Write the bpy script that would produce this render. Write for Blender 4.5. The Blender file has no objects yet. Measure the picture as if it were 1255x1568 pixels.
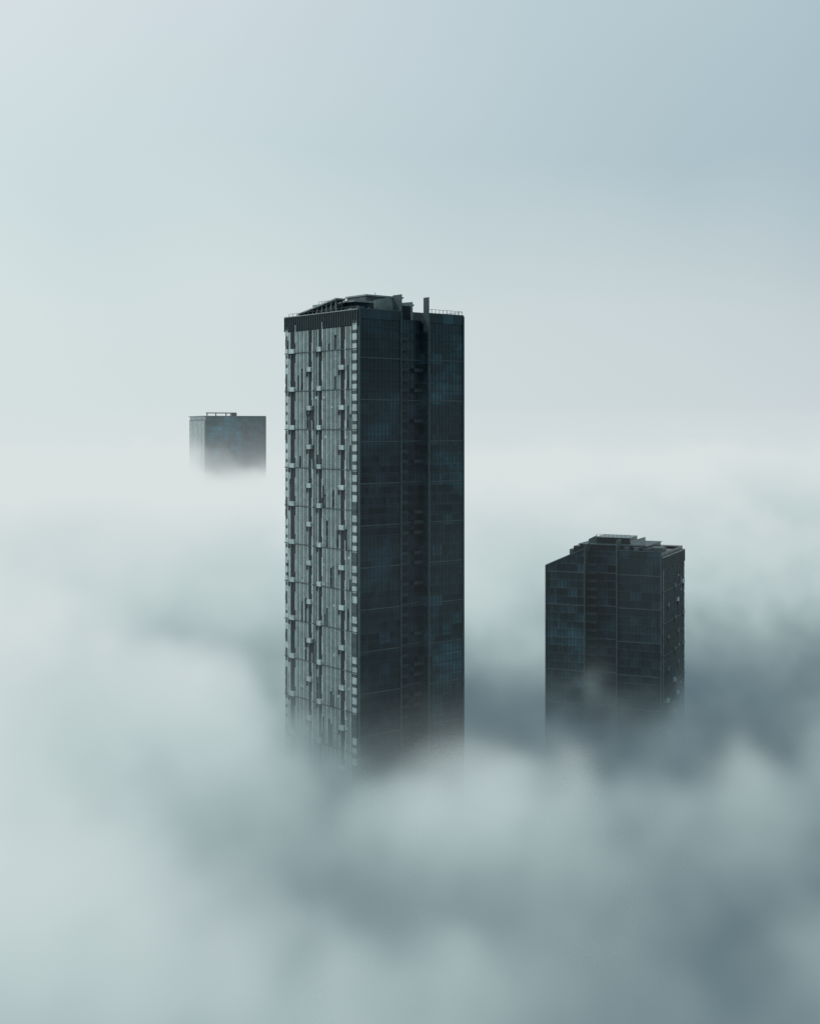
import bpy, math, random, bmesh
from mathutils import Vector
random.seed(7)
ZOOM=1; ZX=627.5; ZY=784
S=bpy.context.scene
S.view_settings.view_transform='Standard'
S.view_settings.look='None'
S.view_settings.exposure=0
F=1931.0
CAMZ=220.0
# ---------------------------------------------------------------- node helper
class NB:
    def __init__(s,nt): s.nt=nt
    def new(s,t,**k):
        n=s.nt.nodes.new(t)
        for a,b in k.items(): setattr(n,a,b)
        return n
    def put(s,sock,v):
        if isinstance(v,(int,float)): sock.default_value=v
        elif isinstance(v,(tuple,list)): sock.default_value=v
        else: s.nt.links.new(v,sock)
    def m(s,op,*a,clamp=False):
        n=s.new('ShaderNodeMath',operation=op); n.use_clamp=clamp
        for i,v in enumerate(a): s.put(n.inputs[i],v)
        return n.outputs[0]
    def add(s,*a):
        r=a[0]
        for b in a[1:]: r=s.m('ADD',r,b)
        return r
    def mul(s,a,b): return s.m('MULTIPLY',a,b)
    def sub(s,a,b): return s.m('SUBTRACT',a,b)
    def mapr(s,v,a,b,c,d,t='SMOOTHSTEP'):
        n=s.new('ShaderNodeMapRange',interpolation_type=t)
        for i,x in enumerate((v,a,b,c,d)): s.put(n.inputs[i],x)
        return n.outputs[0]
    def gauss(s,x,y,cx,cy,sx,sy,amp):
        a=s.mul(s.sub(x,cx),1/sx); b=s.mul(s.sub(y,cy),1/sy)
        q=s.add(s.mul(a,a),s.mul(b,b))
        return s.mul(s.m('POWER',2.718,s.mul(q,-1)),amp)
    def noise(s,vec,scale,detail=3,rough=.5,dist=0):
        n=s.new('ShaderNodeTexNoise'); s.put(n.inputs['Vector'],vec)
        n.inputs['Scale'].default_value=scale; n.inputs['Detail'].default_value=detail
        n.inputs['Roughness'].default_value=rough; n.inputs['Distortion'].default_value=dist
        return n.outputs[0]
    def mixc(s,f,a,b,bt='MIX'):
        n=s.new('ShaderNodeMix',data_type='RGBA',blend_type=bt)
        s.put(n.inputs[0],f); s.put(n.inputs[6],(*a,1) if isinstance(a,tuple) else a)
        s.put(n.inputs[7],(*b,1) if isinstance(b,tuple) else b); return n.outputs[2]
    def ramp(s,v,stops,interp='LINEAR'):
        n=s.new('ShaderNodeValToRGB'); r=n.color_ramp; r.interpolation=interp
        while len(r.elements)<len(stops): r.elements.new(.5)
        for e,(p,c) in zip(r.elements,stops):
            e.position=p; e.color=(*c,1)
        s.put(n.inputs[0],v); return n.outputs[0]
def lin(r,g,b):
    f=lambda c:(c/255/12.92) if c<10 else ((c/255+.055)/1.055)**2.4
    return (f(r),f(g),f(b))
# ---------------------------------------------------------------- fog
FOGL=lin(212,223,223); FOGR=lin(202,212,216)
def fog_material(name,far,steprate):
    m=bpy.data.materials.new(name); m.use_nodes=True
    nt=m.node_tree; nt.nodes.clear(); N=NB(nt)
    tc=N.new('ShaderNodeTexCoord'); P=tc.outputs['Object']
    sp=N.new('ShaderNodeSeparateXYZ'); nt.links.new(P,sp.inputs[0])
    x,y,z=sp.outputs
    if not far:
        H=N.add(N.mapr(y,200,560,130,180),N.mapr(y,560,850,0,12),
            N.gauss(x,y,52,452,122,118,-76),
            N.gauss(x,y,205,600,95,115,-92),
            N.gauss(x,y,-125,330,68,105,30))
        n1=N.noise(P,.0155,3.2,.6,0)
        nn=N.sub(n1,.5)
        H=N.add(H,N.mul(nn,100))
        dh=N.sub(H,z)
        tail=N.mapr(dh,-34,8,0,.075)
        d=N.add(N.mapr(dh,-8,20,0,.052),N.mul(tail,tail))
        hz=N.mul(N.mapr(N.sub(245,z),0,60,0,1,'LINEAR'),N.mapr(y,500,950,.00007,.0020))
        d=N.add(d,hz)
        lv=N.add(z,N.mul(x,-.07),N.mul(nn,130),N.mapr(y,440,720,0,36),N.gauss(x,y,-105,270,70,110,40),N.gauss(x,y,5,190,55,70,14))  # brightness level: light and shade painted in by height, noise and sunward side
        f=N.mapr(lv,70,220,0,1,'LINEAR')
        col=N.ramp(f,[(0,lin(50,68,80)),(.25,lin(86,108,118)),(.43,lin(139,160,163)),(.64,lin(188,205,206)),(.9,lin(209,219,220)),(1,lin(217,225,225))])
    else:
        n1=N.noise(P,.0014,3,.5)
        nn=N.sub(n1,.5)
        H=N.add(N.mul(nn,30),188)
        dd=N.mapr(N.sub(H,z),-20,30,0,1)
        # thin haze with exponential fall-off with height
        ex=N.m('POWER',2.718,N.mul(N.sub(z,200),-1/45))
        d=N.add(N.mul(N.mul(dd,dd),.015),N.mul(ex,.00012))
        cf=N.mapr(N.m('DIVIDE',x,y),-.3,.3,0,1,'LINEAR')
        col=N.mixc(cf,FOGL,FOGR)  # painted light: fog colour brighter on the left, meeting the sky
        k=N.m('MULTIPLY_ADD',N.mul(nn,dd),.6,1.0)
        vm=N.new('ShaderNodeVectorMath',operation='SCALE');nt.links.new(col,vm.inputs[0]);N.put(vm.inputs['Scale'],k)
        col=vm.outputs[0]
    ab=N.new('ShaderNodeVolumeAbsorption'); ab.inputs['Color'].default_value=(0,0,0,1); N.put(ab.inputs['Density'],d)
    em=N.new('ShaderNodeEmission'); N.put(em.inputs['Color'],col); N.put(em.inputs['Strength'],d)  # fog glows by itself, standing in for multiply scattered daylight
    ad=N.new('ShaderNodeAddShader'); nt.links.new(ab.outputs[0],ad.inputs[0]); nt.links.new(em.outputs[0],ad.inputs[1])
    o=N.new('ShaderNodeOutputMaterial'); nt.links.new(ad.outputs[0],o.inputs['Volume'])
    m.cycles.volume_step_rate=steprate
    return m
def box_obj(name,x0,x1,y0,y1,z0,z1,mat):
    v=[(x,y,z) for z in(z0,z1) for x,y in((x0,y0),(x1,y0),(x1,y1),(x0,y1))]
    f=[(3,2,1,0),(4,5,6,7),(0,1,5,4),(1,2,6,5),(2,3,7,6),(3,0,4,7)]
    me=bpy.data.meshes.new(name); me.from_pydata(v,[],f); me.materials.append(mat)
    o=bpy.data.objects.new(name,me); S.collection.objects.link(o); return o
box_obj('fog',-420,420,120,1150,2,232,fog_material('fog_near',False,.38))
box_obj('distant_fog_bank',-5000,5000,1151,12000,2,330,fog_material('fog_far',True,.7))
# ---------------------------------------------------------------- building materials
def pmat(name,col,rough=.5,metal=0,var=.25,scale=.4,spec=.5):
    m=bpy.data.materials.new(name); m.use_nodes=True; nt=m.node_tree; N=NB(nt)
    b=nt.nodes['Principled BSDF']
    tc=N.new('ShaderNodeTexCoord')
    n=N.noise(tc.outputs['Object'],scale,3,.6)
    k=N.mapr(n,.3,.7,1-var,1+var,'LINEAR')
    c=N.mixc(1,tuple(col),k,'MULTIPLY')
    N.put(b.inputs['Base Color'],c); b.inputs['Roughness'].default_value=rough
    b.inputs['Metallic'].default_value=metal; b.inputs['Specular IOR Level'].default_value=spec
    return m
def glass_mat(name,base,pw=1.45,ph=3.35):
    m=bpy.data.materials.new(name); m.use_nodes=True; nt=m.node_tree; N=NB(nt)
    b=nt.nodes['Principled BSDF']
    uv=N.new('ShaderNodeUVMap'); sp=N.new('ShaderNodeSeparateXYZ'); nt.links.new(uv.outputs[0],sp.inputs[0])
    fu=N.m('FLOOR',N.mul(sp.outputs[0],1/pw)); fv=N.m('FLOOR',N.mul(sp.outputs[1],1/ph))
    cb=N.new('ShaderNodeCombineXYZ'); N.put(cb.inputs[0],fu); N.put(cb.inputs[1],fv)
    wn=N.new('ShaderNodeTexWhiteNoise',noise_dimensions='2D'); nt.links.new(cb.outputs[0],wn.inputs['Vector'])
    cb2=N.new('ShaderNodeCombineXYZ'); N.put(cb2.inputs[0],N.m('FLOOR',N.mul(sp.outputs[0],1/(pw*3)))); N.put(cb2.inputs[1],fv)
    wn2=N.new('ShaderNodeTexWhiteNoise',noise_dimensions='2D'); nt.links.new(cb2.outputs[0],wn2.inputs['Vector'])
    tc=N.new('ShaderNodeTexCoord'); big=N.noise(tc.outputs['Object'],.05,4,.6,.5)  # broad smudges in the glass colour, painted reflections of the fog
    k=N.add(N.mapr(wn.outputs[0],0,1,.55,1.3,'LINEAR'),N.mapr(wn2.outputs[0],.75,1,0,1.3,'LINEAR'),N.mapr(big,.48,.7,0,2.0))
    fr=N.m('FRACT',N.mul(sp.outputs[1],1/ph)); spn=N.m('LESS_THAN',fr,.24)
    k=N.add(k,N.mul(spn,.35))
    N.put(b.inputs['Base Color'],N.mixc(1,tuple(base),k,'MULTIPLY'))
    N.put(b.inputs['Roughness'],N.add(.12,N.mul(wn.outputs[0],.12),N.mul(spn,.2)))
    b.inputs['Specular IOR Level'].default_value=.28
    b.inputs['Specular Tint'].default_value=(.65,.92,1,1)
    return m
M_GL=glass_mat('dark_curtain_glass',(.0065,.0155,.022))
M_GL2=glass_mat('blue_curtain_glass',(.010,.026,.034))
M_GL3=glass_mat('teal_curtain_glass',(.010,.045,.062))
M_MUL=pmat('dark_mullion_metal',(.018,.035,.043),.5,spec=.25)
M_LEDGE=pmat('slab_ledge_metal',(.037,.065,.075),.5,spec=.3)
M_SP=pmat('spandrel_panel',(.045,.074,.08),.5,0,.3,.25,.3)
M_FIN=pmat('pale_metal_fin',(.43,.53,.53),.45,0,.2)
M_PAN=pmat('pale_balcony_panel',(.29,.375,.385),.5,0,.3)
M_SLOT=pmat('dark_slot_glazing',(.008,.015,.019),.35,spec=.25)
M_ROOF=pmat('roof_concrete',(.06,.08,.088),.8,0,.3)
M_SCR=pmat('roof_screen_metal',(.16,.21,.22),.5,0,.3)
# ---------------------------------------------------------------- tower builder
class Tower:
    def __init__(s,name,C,R,L):
        s.name=name; s.C=Vector(C); e1=Vector(R)-s.C; e2=Vector(L)-s.C
        s.W=e1.length; s.D=e2.length; s.e1=e1.normalized(); s.e2=e2.normalized(); s.parts={}
        s.e=bpy.data.objects.new(name,None); s.e.location=(*s.C,0); S.collection.objects.link(s.e)
    def part(s,n,mat):
        k=n+'|'+mat.name
        if k not in s.parts: s.parts[k]=([],[],[],mat)
        return s.parts[k]
    def box(s,n,mat,u0,u1,v0,v1,z0,z1):
        V,Fc,UV,_=s.part(n,mat); b=len(V)
        for k in (0,1):
            for (u,v) in ((u0,v0),(u1,v0),(u1,v1),(u0,v1)):
                z=(z0,z1)[k]; z=z(u,v) if callable(z) else z
                p=s.e1*u+s.e2*v; V.append((p.x,p.y,z)); UV.append((u+v+.4,z))
        for f in ((3,2,1,0),(4,5,6,7),(0,1,5,4),(1,2,6,5),(2,3,7,6),(3,0,4,7)): Fc.append([b+i for i in f])
    def finish(s):
        for k,(V,Fc,UV,mat) in s.parts.items():
            n=k.split('|')[0]
            me=bpy.data.meshes.new(n); me.from_pydata(V,[],Fc)
            bm=bmesh.new(); bm.from_mesh(me); bmesh.ops.recalc_face_normals(bm,faces=bm.faces); bm.to_mesh(me); bm.free()
            l=me.uv_layers.new(name='UVMap')
            for lp in me.loops: l.data[lp.index].uv=UV[lp.vertex_index]
            me.materials.append(mat)
            o=bpy.data.objects.new(n,me); S.collection.objects.link(o); o.parent=s.e
    def curtain(s,u0,u1,v,z0,ztop,fh=3.35,band=4,off=0):
        zt=lambda u: ztop(u,0) if callable(ztop) else ztop
        n=max(1,round((u1-u0)/1.45))
        for i in range(1,n):
            u=u0+(u1-u0)*i/n
            s.box('mullions',M_MUL,u-.05,u+.05,v-.12,v+.02,z0,zt(u)-.3)
        k=0; z=z0+off
        zm=min(zt(u0),zt(u1))
        while z<zm-.5:
            if k%band==0: s.box('slab_ledges',M_LEDGE,u0+.05,u1-.05,v-.22,v+.02,z,z+.36)
            else: s.box('slab_lines',M_MUL,u0+.05,u1-.05,v-.15,v+.02,z,z+.2)
            z+=fh; k+=1
    def detail(s,z0,ztop,fh=3.22,zoff=0,dark=False):
        D=s.D; g=4*fh
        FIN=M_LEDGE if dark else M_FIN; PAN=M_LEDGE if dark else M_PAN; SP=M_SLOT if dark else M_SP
        q=lambda a:a*D
        s.box('side_wall',SP,-.12,.02,.25,D-.25,z0,ztop-5.2)
        slots=[(.15,.215),(.455,.51),(.595,.65),(.83,.905)]
        zones=[(.085,.145),(.225,.45),(.52,.59),(.66,.82),(.915,.94)]
        for a,b in slots: s.box('side_slots',M_SLOT,-.2,0,q(a),q(b),z0,ztop-5.3)
        for a,b in zones:
            n=max(2,round((q(b)-q(a))/1.2))
            for i in range(n+1):
                v=q(a)+(q(b)-q(a))*i/n
                w=.12 if i%2 else .3
                zt=ztop-5.4
                z=z0+zoff
                while z<zt-1:
                    z2=min(z+g-.35,zt)
                    if random.random()<.85: s.box('side_fins',FIN,-.62,-.12,v-w/2,v+w/2,z,z2)
                    else:
                        h=z+(z2-z)*random.uniform(.25,.7)
                        s.box('side_fins',FIN,-.62,-.12,v-w/2,v+w/2,h,z2)
                    z+=g
            for i in range(n):
                v=q(a)+(q(b)-q(a))*(i+.5)/n
                z=z0+zoff
                while z<ztop-8:
                    if random.random()<.5:
                        s.box('side_windows',M_SLOT,-.17,-.1,v-.33,v+.33,z+.6,z+fh-.3)
                    if random.random()<.03:
                        s.box('balcony_boxes',M_PAN,-.8,-.13,v-.3,v+.3,z+.3,z+1.1)
                    z+=fh
        z=z0+zoff
        while z<ztop-6:
            s.box('side_ledges',M_LEDGE,-.68,-.1,.3,D-.3,z-.25,z-.02); z+=g
        for si,(a,b) in enumerate(slots):
            zz=z0+zoff+(0 if si%2 else g/2)
            while zz<ztop-9:
                s.box('balcony_boxes',M_PAN if (not dark or random.random()<.35) else M_LEDGE,-1.2,-.2,q(a)+.2,q(b)+.15,zz-.2,zz+1.3)
                s.box('balcony_boxes',PAN,-.7,-.2,q(a)+.05,q(a)+.3,zz+3.2,zz+9.4)
                s.box('balcony_soffit',M_SLOT,-1.0,-.2,q(b)+.3,q(b)+.8,zz-1.8,zz+.8)
                zz+=g
            zz=z0
            while zz<ztop-8:
                s.box('side_slot_lines',M_MUL,-.4,-.2,q(a),q(b),zz,zz+.2)
                zz+=fh
        for a,b in ((.012,.065),(.95,.988)):
            zz=z0
            while zz<ztop-6.5:
                r=random.random()
                s.box('corner_panels',(PAN if r<.75 else SP),-.45,-.1,q(a),q(b),zz,zz+fh*.66)
                s.box('corner_panels_dark',M_LEDGE,-.4,-.1,q(a)+.1,q(b)-.1,zz+fh*.68,zz+fh*.97)
                zz+=fh
        s.box('crown_band',M_SLOT,-.35,.3,.02,D-.02,ztop-5.1,ztop-.35)
        n=round(D/1.3)
        for i in range(n+1):
            v=.1+(D-.2)*i/n
            s.box('crown_fins',M_LEDGE,-.6,-.34,v-.09,v+.09,ztop-5.1,ztop-.3)
        s.box('crown_rail',M_SCR,-.65,.35,0,D,ztop-.3,ztop)
def railing(t,u0,u1,v0,v1,z,h=1.3,step=1.6):
    L=max(abs(u1-u0),abs(v1-v0)); n=max(2,int(L/step))
    for i in range(n+1):
        u=u0+(u1-u0)*i/n; v=v0+(v1-v0)*i/n
        t.box('railings',M_LEDGE,u-.06,u+.06,v-.06,v+.06,z,z+h)
    t.box('railings',M_LEDGE,min(u0,u1)-.05,max(u0,u1)+.05,min(v0,v1)-.05,max(v0,v1)+.05,z+h,z+h+.1)
# ---------------------------------------------------------------- main tower
t=Tower('skyscraper',(-16.3,400),(18,427),(-42.6,432))
W,D=t.W,t.D; a,b=17.0,28.3; Z=257.8
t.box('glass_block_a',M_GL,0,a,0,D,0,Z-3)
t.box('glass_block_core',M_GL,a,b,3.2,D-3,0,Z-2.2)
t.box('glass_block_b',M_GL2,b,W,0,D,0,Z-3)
t.curtain(.3,a-.3,0,0,Z-.3,off=1.0); t.curtain(a+.3,b-.3,3.2,0,Z-2.5,off=1.0); t.curtain(b+.3,W-.3,0,0,Z-.3,off=1.0)
zz=4
while zz<Z-6:
    t.box('recess_balconies',M_MUL,a+.1,a+4.2,1.6,3.15,zz,zz+1.1)
    if random.random()<.5: t.box('recess_balconies',M_MUL,b-4.2,b-.3,2.0,3.15,zz,zz+1.1)
    zz+=3.35
for u in (.15,a-.15,b+.15,W-.15):
    t.box('corner_piers',M_LEDGE,u-.22,u+.22,-.55,.0,0,Z-.2)
t.box('parapet',M_GL,0,a,-.25,.12,Z-3,Z); t.box('parapet',M_GL2,b,W,-.25,.12,Z-3,Z)
t.box('parapet',M_GL,W-.3,W,.13,D,Z-3,Z); t.box('parapet',M_GL,.3,W-.3,D-.3,D,Z-3,Z)
t.box('parapet_rail',M_LEDGE,0,a,-.35,.15,Z,Z+.25); t.box('parapet_rail',M_LEDGE,b,W,-.35,.15,Z,Z+.25)
railing(t,b+.3,W-.2,.4,.4,Z+.25,1.2); railing(t,W-.2,W-.2,.4,D-1,Z-.0,1.3)
t.detail(0,Z,zoff=.6)
t.box('roof_blades',M_LEDGE,a-.2,a+.05,-.5,4,Z-4,263.4)
t.box('roof_blades',M_LEDGE,b-.1,b+.15,-.5,2.2,Z-6,lambda u,v:263.2)
t.box('roof_screen',M_SCR,a-7.5,a-.25,4.2,4.4,Z-3,lambda u,v:261.4+(u-a+7.5)*.22)
t.box('roof_screen',M_SCR,a+.6,b-.3,7.5,7.7,Z-2,lambda u,v:260.8+(u-a)*.13)
t.box('roof_screen',M_SLOT,a+4,b-2,6.5,7.3,Z-2,260.6)
t.box('penthouse',M_ROOF,5,34,9,36,Z-3,Z+1.2)
t.box('penthouse_glazing',M_GL,7,30,11.1,33,Z+1.2,261.2)
t.box('penthouse_roof',M_SCR,6,31,10.5,34,261.2,261.8)
t.box('penthouse_upper',M_ROOF,12,27,12,22.6,261.8,263.6)
t.box('penthouse_upper_rim',M_SCR,11.6,27.4,11.6,23,263.6,264.1)
sl=lambda u,v: 262.4-(v-14)*.17
t.box('sloped_canopy',M_SCR,1.2,5.2,14,36,lambda u,v:sl(u,v)-.45,sl)
for i in range(9):
    v=15+i*2.6
    t.box('canopy_struts',M_SCR,2.0,2.25,v,v+.25,Z-3,sl(0,v)-.4)
    t.box('canopy_struts',M_LEDGE,4.4,4.7,v,v+.3,Z-3,sl(0,v)-.4)
railing(t,.8,.8,1,D-1,Z,1.0,2.2); railing(t,8,8,12,33,261.8,1.1)
for i in range(10):
    u=random.uniform(1.5,14);v=random.uniform(1.5,9);h=random.uniform(1,3.4)
    t.box('rooftop_units',random.choice((M_ROOF,M_SCR,M_LEDGE)),u,u+random.uniform(1,2.6),v,v+random.uniform(1,2),Z-3,Z-.5+h*.6)
for (u,v,h) in ((18,15,1.2),(24,20,.8)):
    t.box('masts',M_SCR,u,u+.15,v,v+.15,264.1,264.1+h)
t.finish()
# ---------------------------------------------------------------- right tower (mirrored plan)
t=Tower('skyscraper',(99.6,500),(55.9,520),(116.2,536))
W,D=t.W,t.D; a,b=18.2,31.3; Z=170.6
topB=lambda u,v: 171.2-(u-b)/(W-b)*7.6
t.box('glass_block_a',M_GL,0,a,0,D,0,Z-2)
t.box('glass_block_core',M_GL,a,b,3.0,D-3,0,Z-1)
t.box('glass_block_b',M_GL2,b,W,0,D,0,lambda u,v:topB(u,v)-.5)
t.curtain(.3,a-.3,0,0,Z-.3); t.curtain(a+.3,b-.3,3.0,0,Z-1.2); t.curtain(b+.3,W-.3,0,0,topB)
zz=3
while zz<Z-5:
    t.box('recess_balconies',M_MUL,b-4.5,b-.1,1.5,2.95,zz,zz+1.1); zz+=3.35
for u,zt in ((.15,Z),(a-.15,Z+1),(b+.15,171),(W-.15,163.6)):
    t.box('corner_piers',M_LEDGE,u-.22,u+.22,-.55,0,0,zt-.2)
t.box('parapet',M_GL,0,a,-.25,.12,Z-2,Z); t.box('parapet_rail',M_LEDGE,0,a,-.35,.15,Z,Z+.2)
t.box('parapet_rail',M_LEDGE,b,W,-.35,.3,lambda u,v:topB(u,v)-.5,topB)
t.box('parapet_rail',M_LEDGE,b,W,D-.6,D,lambda u,v:topB(u,v)-.5,lambda u,v:topB(u,v)+.2)
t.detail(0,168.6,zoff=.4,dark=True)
t.box('roof_screen',M_SLOT,.4,a,.2,D-.5,Z-2,Z-.6)
t.box('roof_blades',M_LEDGE,a-.25,a+.2,-.4,6,Z-6,174.6)
t.box('roof_blades',M_LEDGE,b-.2,b+.25,-.4,6,Z-6,172.6)
t.box('penthouse',M_SLOT,8,36,8,32,Z-2,171.8)
t.box('penthouse_roof',M_LEDGE,7.6,36.4,7.6,32.4,171.8,172.1)
t.box('penthouse_upper',M_SLOT,16,30,12,24,172.1,174.6)
t.box('penthouse_upper_rim',M_SCR,15.8,30.2,11.8,24.2,174.6,174.85)
# tilted screens on the penthouse edges
t.box('roof_screen',M_SCR,9.5,15.6,12,12.2,172.1,lambda u,v:173.6+(15.6-u)*.3)
t.box('roof_screen',M_LEDGE,30.4,34,14,14.2,172.1,lambda u,v:175.3-(u-30.4)*.5)
t.box('stair_cores',M_SLOT,33,38,6,14,160,171.2); t.box('stair_cores',M_LEDGE,37,41,10,16,160,169.4)
t.box('stair_cores',M_SLOT,.6,7,22,34,160,170.0); t.box('stair_cores',M_LEDGE,2,7.5,10,17,160,171.3)
railing(t,16,30,12,12,174.85,1.0); railing(t,4,15,.6,.6,Z,1.3); railing(t,.8,.8,1,D-1,168.6,1.2,2.4)
for i in range(9):
    u=random.uniform(1.5,14);v=random.uniform(1.5,9);h=random.uniform(.4,1.9)
    t.box('rooftop_units',random.choice((M_ROOF,M_LEDGE,M_SLOT)),u,u+random.uniform(1,2.6),v,v+random.uniform(1,2),Z-2,Z+h*.8)
t.finish()
# ---------------------------------------------------------------- distant tower
t=Tower('skyscraper',(-137.6,850),(-98.8,865),(-156,895))
W,D=t.W,t.D; Z=227.6
t.box('glass_block',M_GL3,0,W,0,D,0,Z)
t.curtain(.3,W-.3,0,0,Z-.2)
for u in (.2,12,26,W-.2): t.box('corner_piers',M_LEDGE,u-.3,u+.3,-.6,0,0,Z-.1)
t.box('side_wall',M_SP,-.3,0,.2,D-.2,0,Z-2)
for i in range(12):
    v=D*(i+.5)/12; t.box('side_fins',M_FIN,-.8,-.3,v-.5,v+.5,0,Z-3)
t.box('parapet_rail',M_LEDGE,-.3,W,-.6,.4,Z,Z+.5); t.box('parapet_rail',M_LEDGE,-.9,.4,.41,D,Z,Z+.5)
t.box('roof_gantry',M_LEDGE,1.5,22.5,5,5.8,Z+2.1,Z+2.8)
for u in (2,8,15,19,22): t.box('roof_gantry',M_LEDGE,u,u+.6,5,5.8,Z,Z+2.1)
t.box('roof_gantry',M_SLOT,19,22.4,4,9,Z,Z+2.4)
t.finish()
# ---------------------------------------------------------------- ground
gm=pmat('dark_city_ground',(.06,.075,.075),.9,0,.4,.01)
me=bpy.data.meshes.new('ground');me.from_pydata([(-30000,-30000,0),(30000,-30000,0),(30000,30000,0),(-30000,30000,0)],[],[(0,1,2,3)]);me.materials.append(gm)
o=bpy.data.objects.new('ground',me);S.collection.objects.link(o)
# ---------------------------------------------------------------- world
sun_dir=Vector((-.85,.05,.55)).normalized()
w=bpy.data.worlds.new('World');S.world=w;w.use_nodes=True
nt=w.node_tree;nt.nodes.clear();N=NB(nt)
sky=N.new('ShaderNodeTexSky',sky_type='NISHITA');sky.sun_disc=False
sky.sun_elevation=math.asin(sun_dir.z);sky.sun_rotation=math.atan2(sun_dir.x,sun_dir.y)
sky.dust_density=3
tc=N.new('ShaderNodeTexCoord');sp=N.new('ShaderNodeSeparateXYZ');nt.links.new(tc.outputs['Generated'],sp.inputs[0])
dx,dy,dz=sp.outputs
nz=N.sub(N.noise(tc.outputs['Generated'],3.2,4,.45,.3),.5)
ez=N.add(N.mul(dz,2.2),N.mul(nz,N.mapr(dz,0,.15,0,.28)))
rl=N.ramp(ez,[(0,FOGL),(.22,lin(214,226,226)),(.45,lin(210,225,227)),(.8,lin(225,232,236))])
rr=N.ramp(ez,[(0,FOGR),(.2,lin(196,208,212)),(.45,lin(167,189,199)),(.8,lin(175,200,207))])
fx=N.mapr(N.add(dx,N.mul(nz,.3)),-.30,.36,0,1,'LINEAR')
haze=N.mixc(fx,rl,rr)
vm=N.new('ShaderNodeVectorMath',operation='SCALE');nt.links.new(haze,vm.inputs[0]);vm.inputs['Scale'].default_value=10
mixs=N.mixc(N.mapr(dz,0,.3,1,.90),sky.outputs[0],vm.outputs[0])
bg=N.new('ShaderNodeBackground');bg.inputs[1].default_value=.1
nt.links.new(mixs,bg.inputs[0])
o=N.new('ShaderNodeOutputWorld');nt.links.new(bg.outputs[0],o.inputs[0])
sl=bpy.data.lights.new('sun','SUN');sl.energy=1.3;sl.angle=math.radians(10);sl.color=(1,.97,.92)
so=bpy.data.objects.new('sun',sl);S.collection.objects.link(so);so.rotation_euler=sun_dir.to_track_quat('Z','Y').to_euler()
# ---------------------------------------------------------------- camera
c=bpy.data.cameras.new('camera');co=bpy.data.objects.new('camera',c);S.collection.objects.link(co)
co.location=(0,0,CAMZ);co.rotation_euler=(math.radians(90),0,0)
c.sensor_fit='VERTICAL';c.sensor_height=24;c.lens=24*F/1568*ZOOM
c.shift_y=-(ZY-655)/1568*ZOOM; c.shift_x=(ZX-627.5)/1568*ZOOM
c.clip_end=60000;c.clip_start=.5
S.camera=co
